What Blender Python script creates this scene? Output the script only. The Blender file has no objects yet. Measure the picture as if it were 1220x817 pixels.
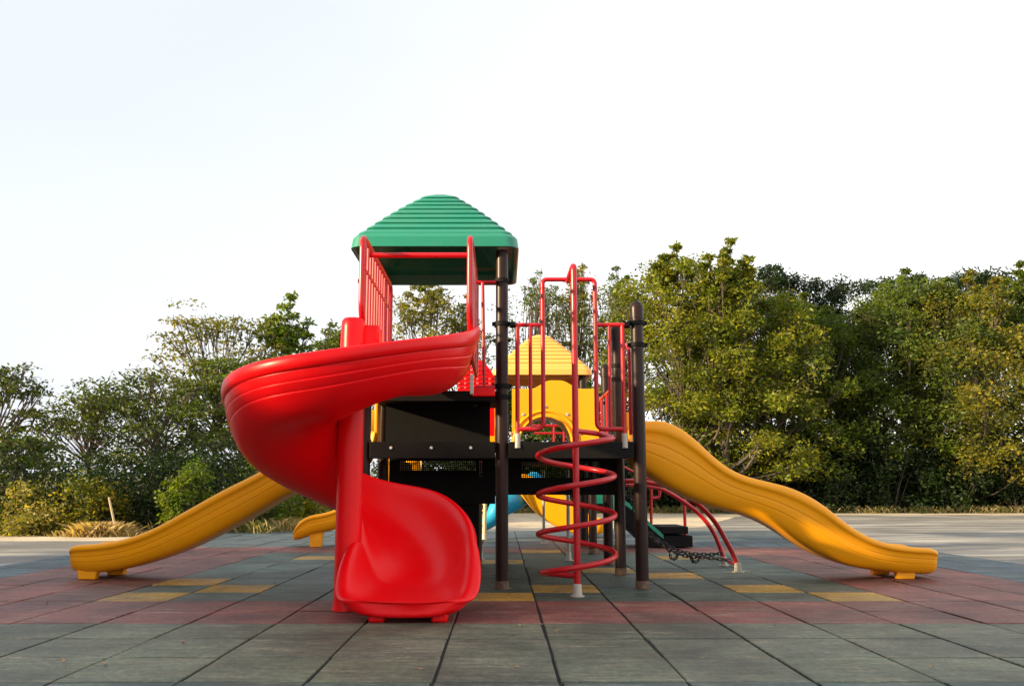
import bpy, math, random
import numpy as np
from mathutils import Vector, Matrix
random.seed(7); RNG = np.random.default_rng(7)
R = math.radians
scene = bpy.context.scene
COL = scene.collection

# ------------------------------------------------------------------ camera model (photo 1220 x 817)
F, TILT, CX, CY, H = 1041.0, R(8.0), 598.0, 435.7, 0.90
CT, ST = math.cos(TILT), math.sin(TILT)
def at(px, py, Y):
    a = (px-CX)/F; b = -(py-CY)/F
    t = Y/(CT-b*ST)
    return Vector((t*a, Y, H+t*(ST+b*CT)))
def gp(px, py):
    a = (px-CX)/F; b = -(py-CY)/F
    t = -H/(ST+b*CT)
    return Vector((t*a, t*(CT-b*ST), 0))

# ------------------------------------------------------------------ helpers
def tag(o, label=None, cat=None, group=None, kind=None):
    if label: o['label'] = label
    if cat: o['category'] = cat
    if group: o['group'] = group
    if kind: o['kind'] = kind
    return o

class MB:
    def __init__(s): s.v = []; s.f = []; s.m = []
    def add(s, verts, faces, mi=0):
        n = len(s.v); s.v += [tuple(p) for p in verts]
        s.f += [tuple(i+n for i in f) for f in faces]; s.m += [mi]*len(faces)
    def box(s, x0, x1, y0, y1, z0, z1, M=None, mi=0):
        P = [Vector((x, y, z)) for z in (z0, z1) for y in (y0, y1) for x in (x0, x1)]
        if M is not None: P = [M @ p for p in P]
        s.add(P, [(0,2,3,1),(4,5,7,6),(0,1,5,4),(2,6,7,3),(0,4,6,2),(1,3,7,5)], mi)
    def tube(s, pts, r, n=12, cap=True, closed=False, mi=0):
        pts = [Vector(p) for p in pts]; k = len(pts)
        rr = r if isinstance(r, (list, tuple)) else [r]*k
        T = []
        for i in range(k):
            if closed: d = pts[(i+1) % k]-pts[i-1]
            else: d = pts[min(i+1, k-1)]-pts[max(i-1, 0)]
            T.append(d.normalized() if d.length > 1e-9 else Vector((0,0,1)))
        up = Vector((0,0,1)) if abs(T[0].z) < .9 else Vector((0,1,0))
        N = (up-T[0]*up.dot(T[0])).normalized()
        V = []
        for i in range(k):
            if i: N = (N-T[i]*N.dot(T[i])).normalized()
            B = T[i].cross(N)
            for j in range(n):
                a = 2*math.pi*j/n
                V.append(pts[i]+(N*math.cos(a)+B*math.sin(a))*rr[i])
        Fc = []
        for i in range(k if closed else k-1):
            i2 = (i+1) % k
            for j in range(n):
                j2 = (j+1) % n
                Fc.append((i*n+j, i*n+j2, i2*n+j2, i2*n+j))
        if cap and not closed:
            Fc.append(tuple(range(n-1, -1, -1))); Fc.append(tuple((k-1)*n+j for j in range(n)))
        s.add(V, Fc, mi)
    def lathe(s, c, prof, n=20, mi=0):       # prof: list of (r, z)
        V = []; Fc = []
        for r, z in prof:
            for j in range(n):
                a = 2*math.pi*j/n; V.append((c[0]+r*math.cos(a), c[1]+r*math.sin(a), c[2]+z))
        for i in range(len(prof)-1):
            for j in range(n):
                j2 = (j+1) % n
                Fc.append((i*n+j, i*n+j2, (i+1)*n+j2, (i+1)*n+j))
        Fc.append(tuple(range(n-1, -1, -1))); Fc.append(tuple((len(prof)-1)*n+j for j in range(n)))
        s.add(V, Fc, mi)
    def loft(s, rings, cap0=True, cap1=True, mi=0):
        n = len(rings[0]); V = [p for r in rings for p in r]; Fc = []
        for i in range(len(rings)-1):
            for j in range(n):
                j2 = (j+1) % n
                Fc.append((i*n+j, i*n+j2, (i+1)*n+j2, (i+1)*n+j))
        if cap0: Fc.append(tuple(range(n-1, -1, -1)))
        if cap1: Fc.append(tuple((len(rings)-1)*n+j for j in range(n)))
        s.add(V, Fc, mi)
    def build(s, name, mat, parent=None, smooth=35, bevel=0, sub=0):
        me = bpy.data.meshes.new(name); me.from_pydata(s.v, [], s.f); me.update()
        mats = mat if isinstance(mat, (list, tuple)) else [mat]
        for m in mats: me.materials.append(m)
        if len(mats) > 1: me.polygons.foreach_set('material_index', s.m)
        if smooth:
            me.shade_smooth()
            if smooth < 180: me.set_sharp_from_angle(angle=R(smooth))
        o = bpy.data.objects.new(name, me); COL.objects.link(o)
        if parent is not None:
            o.parent = parent
            if parent.parent is None: o.location = -parent.location
        if bevel:
            b = o.modifiers.new('bevel', 'BEVEL'); b.width = bevel; b.segments = 2
            b.limit_method = 'ANGLE'; b.angle_limit = R(50)
        if sub:
            m = o.modifiers.new('sub', 'SUBSURF'); m.levels = sub; m.render_levels = sub
        return o

def crom(keys, t):                           # smooth 1-D interpolation of (t, value)
    if t <= keys[0][0]: return keys[0][1]
    if t >= keys[-1][0]: return keys[-1][1]
    for i in range(len(keys)-1):
        if keys[i][0] <= t <= keys[i+1][0]:
            t0, v0 = keys[i]; t1, v1 = keys[i+1]
            def sl(a, b): return (keys[b][1]-keys[a][1])/(keys[b][0]-keys[a][0])
            m0 = sl(max(i-1, 0), i+1); m1 = sl(i, min(i+2, len(keys)-1))
            h = t1-t0; u = (t-t0)/h
            return ((2*u**3-3*u*u+1)*v0+(u**3-2*u*u+u)*h*m0+(-2*u**3+3*u*u)*v1+(u**3-u*u)*h*m1)
def lerp(a, b, t): return a+(b-a)*t
def sstep(a, b, x):
    t = max(0, min(1, (x-a)/(b-a))); return t*t*(3-2*t)
def curve(pts, n=8):                         # Catmull-Rom through 3-D points
    P = [Vector(p) for p in pts]; out = []
    for i in range(len(P)-1):
        p0 = P[max(i-1,0)]; p1 = P[i]; p2 = P[i+1]; p3 = P[min(i+2,len(P)-1)]
        for k in range(n):
            t = k/n
            out.append(.5*((2*p1)+(p2-p0)*t+(2*p0-5*p1+4*p2-p3)*t*t+(3*p1-p0-3*p2+p3)*t**3))
    out.append(P[-1]); return out
def rounded(pts, rad, n=6, closed=False):    # polyline with filleted corners
    P = [Vector(p) for p in pts]; out = [] if closed else [P[0]]
    rng = range(len(P)) if closed else range(1, len(P)-1)
    for i in rng:
        a, b, c = P[i-1], P[i], P[(i+1) % len(P)]
        u = (a-b).normalized(); w = (c-b).normalized()
        r = min(rad, (a-b).length*.49, (c-b).length*.49)
        for k in range(n+1):
            t = k/n
            out.append((b+u*r)*(1-t)**2+b*2*t*(1-t)+(b+w*r)*t*t)
    if not closed: out.append(P[-1])
    return out

# ------------------------------------------------------------------ materials
def nmat(name):
    m = bpy.data.materials.new(name); m.use_nodes = True
    nt = m.node_tree; nt.nodes.clear()
    out = nt.nodes.new('ShaderNodeOutputMaterial'); b = nt.nodes.new('ShaderNodeBsdfPrincipled')
    nt.links.new(b.outputs[0], out.inputs[0])
    return m, nt, b, out
def N(nt, t, **kw):
    n = nt.nodes.new(t)
    for k, v in kw.items(): setattr(n, k, v)
    return n
def noise(nt, scale, detail=4, rough=.55, vec=None):
    n = N(nt, 'ShaderNodeTexNoise'); n.inputs['Scale'].default_value = scale
    n.inputs['Detail'].default_value = detail; n.inputs['Roughness'].default_value = rough
    if vec is not None: nt.links.new(vec, n.inputs['Vector'])
    return n
def ramp(nt, src, stops):
    r = N(nt, 'ShaderNodeValToRGB'); e = r.color_ramp.elements
    e[0].position, e[0].color = stops[0][0], stops[0][1]
    e[1].position, e[1].color = stops[-1][0], stops[-1][1]
    for p, c in stops[1:-1]:
        x = e.new(p); x.color = c
    nt.links.new(src, r.inputs[0]); return r
def c4(c): return (c[0], c[1], c[2], 1)
def plastic(name, col, rough=.32, dusty=.25, dust=(.45,.36,.27), coat=.25, sss=0, spec=.32):
    m, nt, b, out = nmat(name)
    tc = N(nt, 'ShaderNodeTexCoord')
    n1 = noise(nt, 3.0, 6, .6, tc.outputs['Object']); n2 = noise(nt, 55, 5, .7, tc.outputs['Object'])
    mx = N(nt, 'ShaderNodeMath', operation='MULTIPLY'); nt.links.new(n1.outputs[0], mx.inputs[0]); nt.links.new(n2.outputs[0], mx.inputs[1])
    r = ramp(nt, mx.outputs[0], [(.22, (0,0,0,1)), (.5, (dusty,)*3+(1,))])
    mix = N(nt, 'ShaderNodeMix', data_type='RGBA'); mix.inputs['A'].default_value = c4(col); mix.inputs['B'].default_value = c4(dust)
    nt.links.new(r.outputs[0], mix.inputs['Factor']); nt.links.new(mix.outputs['Result'], b.inputs['Base Color'])
    mps = N(nt, 'ShaderNodeMapping'); mps.inputs['Scale'].default_value = (1,7,7); mps.inputs['Rotation'].default_value = (.3,.5,.2); nt.links.new(tc.outputs['Object'], mps.inputs[0])
    ns = noise(nt, 6, 9, .8, mps.outputs[0]); rs = ramp(nt, ns.outputs[0], [(.56,(0,0,0,1)),(.72,(.30,.30,.30,1))])
    mix2 = N(nt, 'ShaderNodeMix', data_type='RGBA'); mix2.inputs['B'].default_value = c4(tuple(v*.6+.02 for v in col))
    nt.links.new(rs.outputs[0], mix2.inputs['Factor']); nt.links.new(mix.outputs['Result'], mix2.inputs['A']); nt.links.new(mix2.outputs['Result'], b.inputs['Base Color'])
    rr = N(nt, 'ShaderNodeMapRange'); rr.inputs['To Min'].default_value = rough-.07; rr.inputs['To Max'].default_value = rough+.16
    nt.links.new(n1.outputs[0], rr.inputs['Value']); nt.links.new(rr.outputs[0], b.inputs['Roughness'])
    b.inputs['Specular IOR Level'].default_value = spec; b.inputs['Coat Weight'].default_value = coat; b.inputs['Coat Roughness'].default_value = .22
    if sss:
        b.inputs['Subsurface Weight'].default_value = sss; b.inputs['Subsurface Radius'].default_value = (1,.4,.2)
        b.inputs['Subsurface Scale'].default_value = .03
    bp = N(nt, 'ShaderNodeBump'); bp.inputs['Strength'].default_value = .06; bp.inputs['Distance'].default_value = .01
    n3 = noise(nt, 9, 3, .5, tc.outputs['Object']); nt.links.new(n3.outputs[0], bp.inputs['Height']); nt.links.new(bp.outputs[0], b.inputs['Normal'])
    return m
RED = plastic('red_plastic', (.80,.0008,.004), .31, .05, (.5,.12,.10), coat=.05, spec=.2)
REDPIPE = plastic('red_painted_pipe', (.46,.004,.010), .30, .10, (.42,.2,.16), coat=.2)
YEL = plastic('yellow_plastic', (.92,.36,.003), .34, .14, (.40,.22,.06), coat=.1, spec=.25)
YELR = plastic('yellow_roof_plastic', (.90,.39,.075), .36, .05, (.6,.45,.25), coat=.1)
GRN = plastic('green_plastic', (.010,.205,.125), .36, .18, (.2,.27,.2), coat=.25)
TEAL = plastic('teal_plastic', (.01,.26,.17), .36, .12)
BLU = plastic('blue_plastic', (.01,.30,.52), .32, .1)
CREAM = plastic('cream_painted_pipe', (.62,.50,.26), .4, .25)
WHT = plastic('white_painted_metal', (.40,.37,.31), .45, .45, (.35,.28,.2))
BLK = plastic('black_coated_steel', (.005,.0045,.0045), .6, .12, (.05,.035,.025), coat=.0, spec=.15)
BRN = plastic('brown_coated_post', (.020,.008,.006), .38, .10, (.10,.055,.035), coat=.06, spec=.2)
CHN = plastic('dark_chain', (.006,.005,.005), .5, .2, (.12,.07,.04), coat=.1)
STL = plastic('zinc_bolt', (.55,.53,.5), .35, .2)

# ------------------------------------------------------------------ world, sun, camera
SUN = Vector((-.90, -.36, .27)).normalized()
world = bpy.data.worlds.new("World"); scene.world = world; world.use_nodes = True
wn = world.node_tree; bg = wn.nodes['Background']
sky = wn.nodes.new('ShaderNodeTexSky'); sky.sky_type = 'NISHITA'; sky.sun_disc = False
sky.sun_elevation = math.asin(SUN.z); sky.sun_rotation = math.atan2(SUN.x, SUN.y)
sky.air_density = 1.0; sky.dust_density = 4.0; sky.ozone_density = 1.0; sky.altitude = 0
tcw = wn.nodes.new('ShaderNodeTexCoord')
mp = wn.nodes.new('ShaderNodeMapping'); mp.inputs['Scale'].default_value = (1.0,1.0,2.6); mp.inputs['Location'].default_value = (.35,.2,.1)
wn.links.new(tcw.outputs['Generated'], mp.inputs[0])
nz = noise(wn, .8, 6, .5, mp.outputs[0])
sx_ = wn.nodes.new('ShaderNodeSeparateXYZ'); wn.links.new(tcw.outputs['Generated'], sx_.inputs[0])
def wm(op, a, b):
    n = wn.nodes.new('ShaderNodeMath'); n.operation = op
    for i, q in enumerate((a, b)):
        if isinstance(q, (int, float)): n.inputs[i].default_value = q
        else: wn.links.new(q, n.inputs[i])
    return n.outputs[0]
thick = wm('ADD', wm('SUBTRACT', wm('MULTIPLY', sx_.outputs['X'], .9), wm('MULTIPLY', sx_.outputs['Z'], .55)), wm('MULTIPLY', nz.outputs[0], 1.1))
cr = ramp(wn, thick, [(.0,(4.9,5.2,5.7,1)),(.40,(5.75,5.85,6.0,1)),(.68,(6.6,6.6,6.6,1)),(1.0,(9.8,9.8,9.7,1))])
mxw = wn.nodes.new('ShaderNodeMix'); mxw.data_type = 'RGBA'; mxw.inputs['Factor'].default_value = .88
wn.links.new(cr.outputs[0], mxw.inputs['B']); wn.links.new(sky.outputs[0], mxw.inputs['A'])
wn.links.new(mxw.outputs['Result'], bg.inputs[0]); bg.inputs[1].default_value = .088
sl = bpy.data.lights.new('sun', 'SUN'); sl.energy = 5.0; sl.angle = R(1.5); sl.color = (1,.79,.48)
so = bpy.data.objects.new('sun', sl); COL.objects.link(so)
so.rotation_euler = SUN.to_track_quat('Z', 'Y').to_euler(); so.location = (-6,-6,12)

cam = bpy.data.cameras.new('camera'); co = bpy.data.objects.new('camera', cam); COL.objects.link(co)
co.location = (0,0,H); co.rotation_euler = (R(90)+TILT, 0, 0)
cam.sensor_width = 36; cam.lens = 36*F/1220; cam.clip_end = 2000; cam.clip_start = .05
cam.shift_x = (610-CX)/1220; cam.shift_y = (CY-408.5)/1220
scene.camera = co
vs = scene.view_settings; vs.view_transform = 'Standard'; vs.look = 'None'; vs.gamma = 1; vs.exposure = 1.18; vs.use_curve_mapping = False

# ------------------------------------------------------------------ the setting
TW = .597; X0 = .272; Y0 = 6.06
def ground_mat():
    m, nt, b, out = nmat('dry_earth'); tc = N(nt, 'ShaderNodeTexCoord')
    n1 = noise(nt, .35, 8, .6, tc.outputs['Object']); n2 = noise(nt, 9, 8, .7, tc.outputs['Object'])
    r1 = ramp(nt, n1.outputs[0], [(.35,(.075,.07,.03,1)),(.52,(.20,.16,.09,1)),(.7,(.30,.24,.14,1))])
    r2 = ramp(nt, n2.outputs[0], [(.3,(.55,.55,.55,1)),(.7,(1.1,1.1,1.1,1))])
    mx = N(nt, 'ShaderNodeMix', data_type='RGBA', blend_type='MULTIPLY'); mx.inputs['Factor'].default_value = 1
    nt.links.new(r1.outputs[0], mx.inputs['A']); nt.links.new(r2.outputs[0], mx.inputs['B'])
    nt.links.new(mx.outputs['Result'], b.inputs['Base Color']); b.inputs['Roughness'].default_value = .95
    bp = N(nt, 'ShaderNodeBump'); bp.inputs['Strength'].default_value = .6; bp.inputs['Distance'].default_value = .05
    nt.links.new(n2.outputs[0], bp.inputs['Height']); nt.links.new(bp.outputs[0], b.inputs['Normal']); return m
def concrete_mat():
    m, nt, b, out = nmat('worn_concrete'); tc = N(nt, 'ShaderNodeTexCoord')
    mpn = N(nt, 'ShaderNodeMapping'); mpn.inputs['Scale'].default_value = (.35, 1.0, 1); nt.links.new(tc.outputs['Object'], mpn.inputs[0])
    n1 = noise(nt, .9, 8, .62, mpn.outputs[0]); n2 = noise(nt, 30, 6, .7, tc.outputs['Object'])
    r1 = ramp(nt, n1.outputs[0], [(.36,(.11,.105,.095,1)),(.5,(.20,.185,.165,1)),(.60,(.34,.315,.27,1)),(.72,(.50,.46,.39,1))])
    r2 = ramp(nt, n2.outputs[0], [(.3,(.72,.72,.72,1)),(.7,(1.1,1.1,1.1,1))])
    mx = N(nt, 'ShaderNodeMix', data_type='RGBA', blend_type='MULTIPLY'); mx.inputs['Factor'].default_value = 1
    nt.links.new(r1.outputs[0], mx.inputs['A']); nt.links.new(r2.outputs[0], mx.inputs['B'])
    nt.links.new(mx.outputs['Result'], b.inputs['Base Color'])
    rr = N(nt, 'ShaderNodeMapRange'); rr.inputs['To Min'].default_value = .55; rr.inputs['To Max'].default_value = .85
    nt.links.new(n1.outputs[0], rr.inputs['Value']); nt.links.new(rr.outputs[0], b.inputs['Roughness'])
    bp = N(nt, 'ShaderNodeBump'); bp.inputs['Strength'].default_value = .25; bp.inputs['Distance'].default_value = .01
    nt.links.new(n2.outputs[0], bp.inputs['Height']); nt.links.new(bp.outputs[0], b.inputs['Normal']); return m
def sand_mat():
    m, nt, b, out = nmat('sandy_verge'); tc = N(nt, 'ShaderNodeTexCoord')
    n1 = noise(nt, 1.2, 8, .65, tc.outputs['Object'])
    r1 = ramp(nt, n1.outputs[0], [(.3,(.34,.27,.18,1)),(.7,(.62,.52,.37,1))])  # pale sand, lightened further to put the sunlit strip into its colour
    nt.links.new(r1.outputs[0], b.inputs['Base Color']); b.inputs['Roughness'].default_value = .95; return m
def rubber_mat():
    m, nt, b, out = nmat('rubber_tiles'); tc = N(nt, 'ShaderNodeTexCoord')
    at_ = N(nt, 'ShaderNodeAttribute', attribute_name='tint')
    n1 = noise(nt, 1.3, 9, .65, tc.outputs['Object']); n2 = noise(nt, 160, 3, .8, tc.outputs['Object'])
    mpn = N(nt, 'ShaderNodeMapping'); mpn.inputs['Scale'].default_value = (1.1, 7, 1); mpn.inputs['Rotation'].default_value = (0,0,R(12)); nt.links.new(tc.outputs['Object'], mpn.inputs[0])
    n3 = noise(nt, 2.0, 8, .7, mpn.outputs[0])
    n4 = noise(nt, 22, 6, .75, tc.outputs['Object'])
    dirt = N(nt, 'ShaderNodeMix', data_type='RGBA'); dirt.inputs['B'].default_value = (.20,.165,.115,1)
    r3 = ramp(nt, n3.outputs[0], [(.40,(.03,.03,.03,1)),(.55,(.26,.26,.26,1)),(.64,(.80,.80,.80,1))])
    nt.links.new(at_.outputs['Color'], dirt.inputs['A']); nt.links.new(r3.outputs[0], dirt.inputs['Factor'])
    mot = ramp(nt, n1.outputs[0], [(.36,(.62,.62,.62,1)),(.62,(1.46,1.46,1.44,1))])
    gr = ramp(nt, n2.outputs[0], [(.32,(.58,.58,.58,1)),(.68,(1.45,1.45,1.45,1))])
    g4 = ramp(nt, n4.outputs[0], [(.34,(.62,.62,.62,1)),(.64,(1.25,1.25,1.25,1))])
    mp5 = N(nt, 'ShaderNodeMapping'); mp5.inputs['Scale'].default_value = (1.6, 20, 1); mp5.inputs['Rotation'].default_value = (0,0,R(-7)); nt.links.new(tc.outputs['Object'], mp5.inputs[0])
    n5 = noise(nt, 1.6, 9, .75, mp5.outputs[0]); g5 = ramp(nt, n5.outputs[0], [(.38,(.70,.72,.74,1)),(.54,(1.0,1.0,1.0,1)),(.68,(1.75,1.65,1.5,1))])
    src = dirt.outputs['Result']
    for r in (mot, gr, g4, g5):
        mx = N(nt, 'ShaderNodeMix', data_type='RGBA', blend_type='MULTIPLY'); mx.inputs['Factor'].default_value = 1
        nt.links.new(src, mx.inputs['A']); nt.links.new(r.outputs[0], mx.inputs['B']); src = mx.outputs['Result']
    nt.links.new(src, b.inputs['Base Color'])
    rr = N(nt, 'ShaderNodeMapRange'); rr.inputs['To Min'].default_value = .42; rr.inputs['To Max'].default_value = .82
    nt.links.new(n3.outputs[0], rr.inputs['Value']); nt.links.new(rr.outputs[0], b.inputs['Roughness'])
    bp = N(nt, 'ShaderNodeBump'); bp.inputs['Strength'].default_value = .35; bp.inputs['Distance'].default_value = .004
    ad = N(nt, 'ShaderNodeMath', operation='ADD'); nt.links.new(n2.outputs[0], ad.inputs[0]); nt.links.new(n4.outputs[0], ad.inputs[1])
    nt.links.new(ad.outputs[0], bp.inputs['Height']); nt.links.new(bp.outputs[0], b.inputs['Normal']); return m

g = MB(); g.add([(-700,-60,-.02),(700,-60,-.02),(700,900,-.02),(-700,900,-.02)], [(0,1,2,3)])
tag(g.build('ground', ground_mat(), smooth=0), kind='structure')
# concrete yard with an irregular outline
def sheet(name, outline, z, mat):
    n = len(outline); m = MB(); m.add([(x, y, z) for x, y in outline], [tuple(range(n))])
    return tag(m.build(name, mat, smooth=0), kind='structure')
def wob(x, a=.15): return a*(math.sin(x*1.7)+.6*math.sin(x*3.9+1)+.3*math.sin(x*9.1+2))
yard = [(-16,-8),(26,-8)]
for i in range(26):
    x = 26-i*.68; yard.append((x, 31.0+wob(x,.18)))
for i in range(1,9): yard.append((9-i*.62, lerp(31, 21.0, sstep(0,8,i))+wob(i,.2)))
for i in range(12):
    x = 3.8-i*.6; yard.append((x, 20.9+wob(x,.15)))
for i in range(6): yard.append((-3.1-i*.5, lerp(20.5,15.9,(i+1)/6)+wob(i*2,.1)))
for i in range(20):
    x = -6.4-i*.5; yard.append((x, 15.75+wob(x,.12)))
sheet('concrete_yard', yard, -.012, concrete_mat())
verge = [(27,30.6)]
for i in range(60):
    x = 27-i*.55; verge.append((x, 34.3+wob(x*.8,.35)))
verge += [(-6,33),(-5,23)]
for i in range(25):
    x = -5-i*.5; verge.append((x, 19.4+wob(x*1.3,.25)))
verge += [(-18,17.0),(-18,15.0),(-4,15.0),(-2,18.9),(10,18.95),(27,18.9)]
sheet('sandy_verge', verge, -.016, sand_mat())

# rubber paving: every tile modelled in one surface
GREEN=(.026,.064,.055); GREY=(.078,.092,.058); RED_T=(.150,.030,.026); YEL_T=(.36,.20,.016); BLUE_T=(.020,.058,.085)
yellow = {(-6,2),(-1,2),(4,2),(-5,3),(0,3),(3,3),(-6,4),(2,5),(-2,5),(-5,9),(-1,8),(3,9),(0,11),(1,6),(-4,11)}
tint = []; mb = MB()
KX0, KX1, KY0, KY1 = -11, 10, -8, 21
for ky in range(KY0, KY1+1):
    for kx in range(KX0, KX1):
        xa = X0+kx*TW; xb = xa+TW; ya = Y0+ky*TW; yb = ya+TW
        if kx == KX0: xa = -5.92
        c = GREEN
        if ky < 0: c = GREY if (ky >= -3) else GREEN
        ring = (-9 <= kx <= 7 and 0 <= ky <= 12) and (kx < -6 or kx > 4 or ky < 2 or ky > 10)
        if ring: c = RED_T
        elif not (-9 <= kx <= 7 and ky <= 12): c = BLUE_T if ky >= 0 else c
        if (kx, ky) in yellow: c = YEL_T
        j = RNG.uniform(.78, 1.2); cj = RNG.uniform(-.004,.004,8); c = tuple(v*j*RNG.uniform(.96,1.04) for v in c)
        gx = .007 + RNG.uniform(0,.004); gy = .0038+RNG.uniform(0,.003)
        zz = RNG.uniform(-.0025,.0025); dx = RNG.uniform(-.003,.003)
        bv = .006
        P = []
        for (ins, z) in ((0,-.012),(0,-.003),(bv,0)):
            for (x, y, sx, sy) in ((xa,ya,1,1),(xb,ya,-1,1),(xb,yb,-1,-1),(xa,yb,1,-1)):
                ci = len(P) % 4; P.append((x+sx*(gx+ins)+dx+cj[ci], y+sy*(gy+ins*.7)+cj[4+ci]*.3, z+zz+.004))
        fs = []
        for L in (0,4):
            for i in range(4): fs.append((L+i, L+(i+1)%4, L+4+(i+1)%4, L+4+i))
        fs.append((8,9,10,11)); mb.add(P, fs); tint += [c]*len(fs)
pv = mb.build('rubber_paving', rubber_mat(), smooth=0)
ca = pv.data.color_attributes.new('tint', 'FLOAT_COLOR', 'CORNER')
arr = np.ones((len(pv.data.loops), 4), dtype=np.float32)
for p in pv.data.polygons:
    for li in p.loop_indices: arr[li,:3] = tint[p.index]
ca.data.foreach_set('color', arr.ravel()); tag(pv, kind='structure')
bs = MB(); bs.box(-5.93, X0+KX1*TW+.01, Y0+KY0*TW-.01, Y0+(KY1+1)*TW+.01, -.011, -.006)
m_, nt_, b_, o_ = nmat('joint_dirt'); b_.inputs['Base Color'].default_value = (.012,.011,.010,1); b_.inputs['Roughness'].default_value = 1
tag(bs.build('paving_joints', m_, smooth=0), kind='structure')

# ------------------------------------------------------------------ THE PLAY STRUCTURE
ps = bpy.data.objects.new('play_structure', None); COL.objects.link(ps); ps.location = (0, 9.4, 0)
tag(ps, 'large red, yellow and green playground climbing frame with slides standing on rubber tiles', 'play structure')
M_ = 1.27; DK = 1.34; DH = 1.80
ROWS = [8.09, 9.40, 10.62, 12.40, 13.66, 14.93]

def make_post(x, y, top, clamps=(), r=.058, cap=True, flange=True):
    m = MB(); m.lathe((x,y,0), [(r,.004),(r,top-.0)], 28)
    p = m.build('post', BRN, ps, 30)
    if cap:
        c = MB(); c.lathe((x,y,top), [(r+.007,-.10),(r+.008,-.005),(r+.006,.015),(r*.85,.045),(r*.5,.062),(.005,.068)], 28); c.build('cap', BRN, p, 50)
    for z in clamps:
        c = MB(); c.lathe((x,y,z), [(r+.002,-.022),(r+.013,-.020),(r+.014,.020),(r+.002,.022)], 28)
        c.box(x+r, x+r+.035, y-.014, y+.014, z-.018, z+.018); c.box(x-r-.035, x-r, y-.014, y+.014, z-.018, z+.018)
        c.build('clamp', BLK, p, 30)
    if flange:
        f = MB(); f.lathe((x,y,.006), [(r+.004,0),(r+.005,.07),(r+.003,.072)], 24)
        for a in (20, 110, 200, 290):
            ca_, sa_ = math.cos(R(a)), math.sin(R(a)); f.box(x+ca_*(r+.022)-.014, x+ca_*(r+.022)+.014, y+sa_*(r+.022)-.014, y+sa_*(r+.022)+.014, .005, .013)
        f.build('foot_sleeve', STLB, p, 30)
    return p
STLB = plastic('worn_foot_sleeve', (.10,.055,.035), .4, .7, (.42,.30,.18), coat=.1)
zc = lambda y, Y=8.09: at(600, y, Y).z
make_post(0, ROWS[0], 3.14, [zc(335), zc(386), zc(460), zc(473)], cap=False)
make_post(M_, ROWS[0], zc(367), [zc(385), zc(411)])
make_post(-M_, ROWS[0], 3.14, [zc(335), zc(460)], cap=False)
make_post(-M_, ROWS[1], 3.14, [2.5], cap=False)
make_post(0, ROWS[1], 3.14, [2.5], cap=False)
make_post(M_*.985, ROWS[1], at(735,394,ROWS[1]).z, [at(735,436,9.4).z, at(735,452,9.4).z])
make_post(M_, ROWS[2], at(722,440,ROWS[2]).z, [at(722,470,ROWS[2]).z])
make_post(0, ROWS[2], 2.25, [2.0])
make_post(-M_, ROWS[2], 1.30, [1.2])
make_post(M_, ROWS[3], 1.98, [1.6]); make_post(0, ROWS[3], 1.98, [1.6])
for x in (0, M_):
    for y in (ROWS[4], ROWS[5]): make_post(x, y, 2.72, [1.9], cap=False)

# roofs: rounded-square stepped pyramids with a deep rim
def rring(cx, cy, h, z, cr=.10, n=5):
    out = []
    cr = min(cr, h*.9)
    for q in range(4):
        sx = (1,-1,-1,1)[q]; sy = (1,1,-1,-1)[q]
        for k in range(n+1):
            a = R(90*q+90*k/n)
            out.append(Vector((cx+sx*(h-cr)+cr*math.cos(a), cy+sy*(h-cr)+cr*math.sin(a), z)))
    return out
def roof(cx, cy, zb, h, rise, rim, mat, label, steps=9):
    rings = [rring(cx,cy,h-.015,zb-.004,.11), rring(cx,cy,h,zb,.12), rring(cx,cy,h-.012,zb+rim*.75,.13), rring(cx,cy,h-.035,zb+rim,.13)]
    top = .14; a0 = h-.06
    zz = zb+rim+.012; rings.append(rring(cx,cy,a0,zz,.10))
    tot = rise-rim
    for i in range(steps):
        ha = lerp(a0, top, i/steps); hb = lerp(a0, top, (i+1)/steps)
        bz = lambda t: zb+rim+.012+tot*(t+.035*math.sin(math.pi*t)); za = bz(i/steps); z1 = bz((i+1)/steps)
        rings.append(rring(cx,cy,ha,za+.002,.09)); rings.append(rring(cx,cy,ha-.003,za+.016,.09)); rings.append(rring(cx,cy,ha-.012,za+.024,.085))
        rings.append(rring(cx,cy,hb-.013,z1,.08))
    zt = rings[-1][0].z
    rings.append(rring(cx,cy,top*.55,zt+.022,.05)); rings.append(rring(cx,cy,.01,zt+.03,.008))
    m = MB(); m.loft(rings, cap0=False)
    inner = [rring(cx,cy,h-.015,zb-.004,.11), rring(cx,cy,h-.04,zb+.004,.10), rring(cx,cy,h-.06,zb+rim*.8,.10), rring(cx,cy,h-.20,zb+rim*1.1,.10),
             rring(cx,cy,h*.5,zb+rise*.55,.1), rring(cx,cy,.1,zb+rise*.85,.06)]
    m.loft(inner[::-1], cap1=False)
    o = m.build('roof', mat, ps, 28); o['label'] = label; return o
zg = at(515,293,7.93).z
roof(-.635, 8.73, zg, .795, at(525,235,8.73).z-zg-.03, at(515,277,7.93).z-zg, GRN, 'green ribbed pyramid roof')
zy = at(650,446,13.5).z
roof(.635, 14.3, zy, .79, at(648,400,14.3).z-zy-.03, at(650,437,13.5).z-zy, YELR, 'yellow ribbed pyramid roof')

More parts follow.
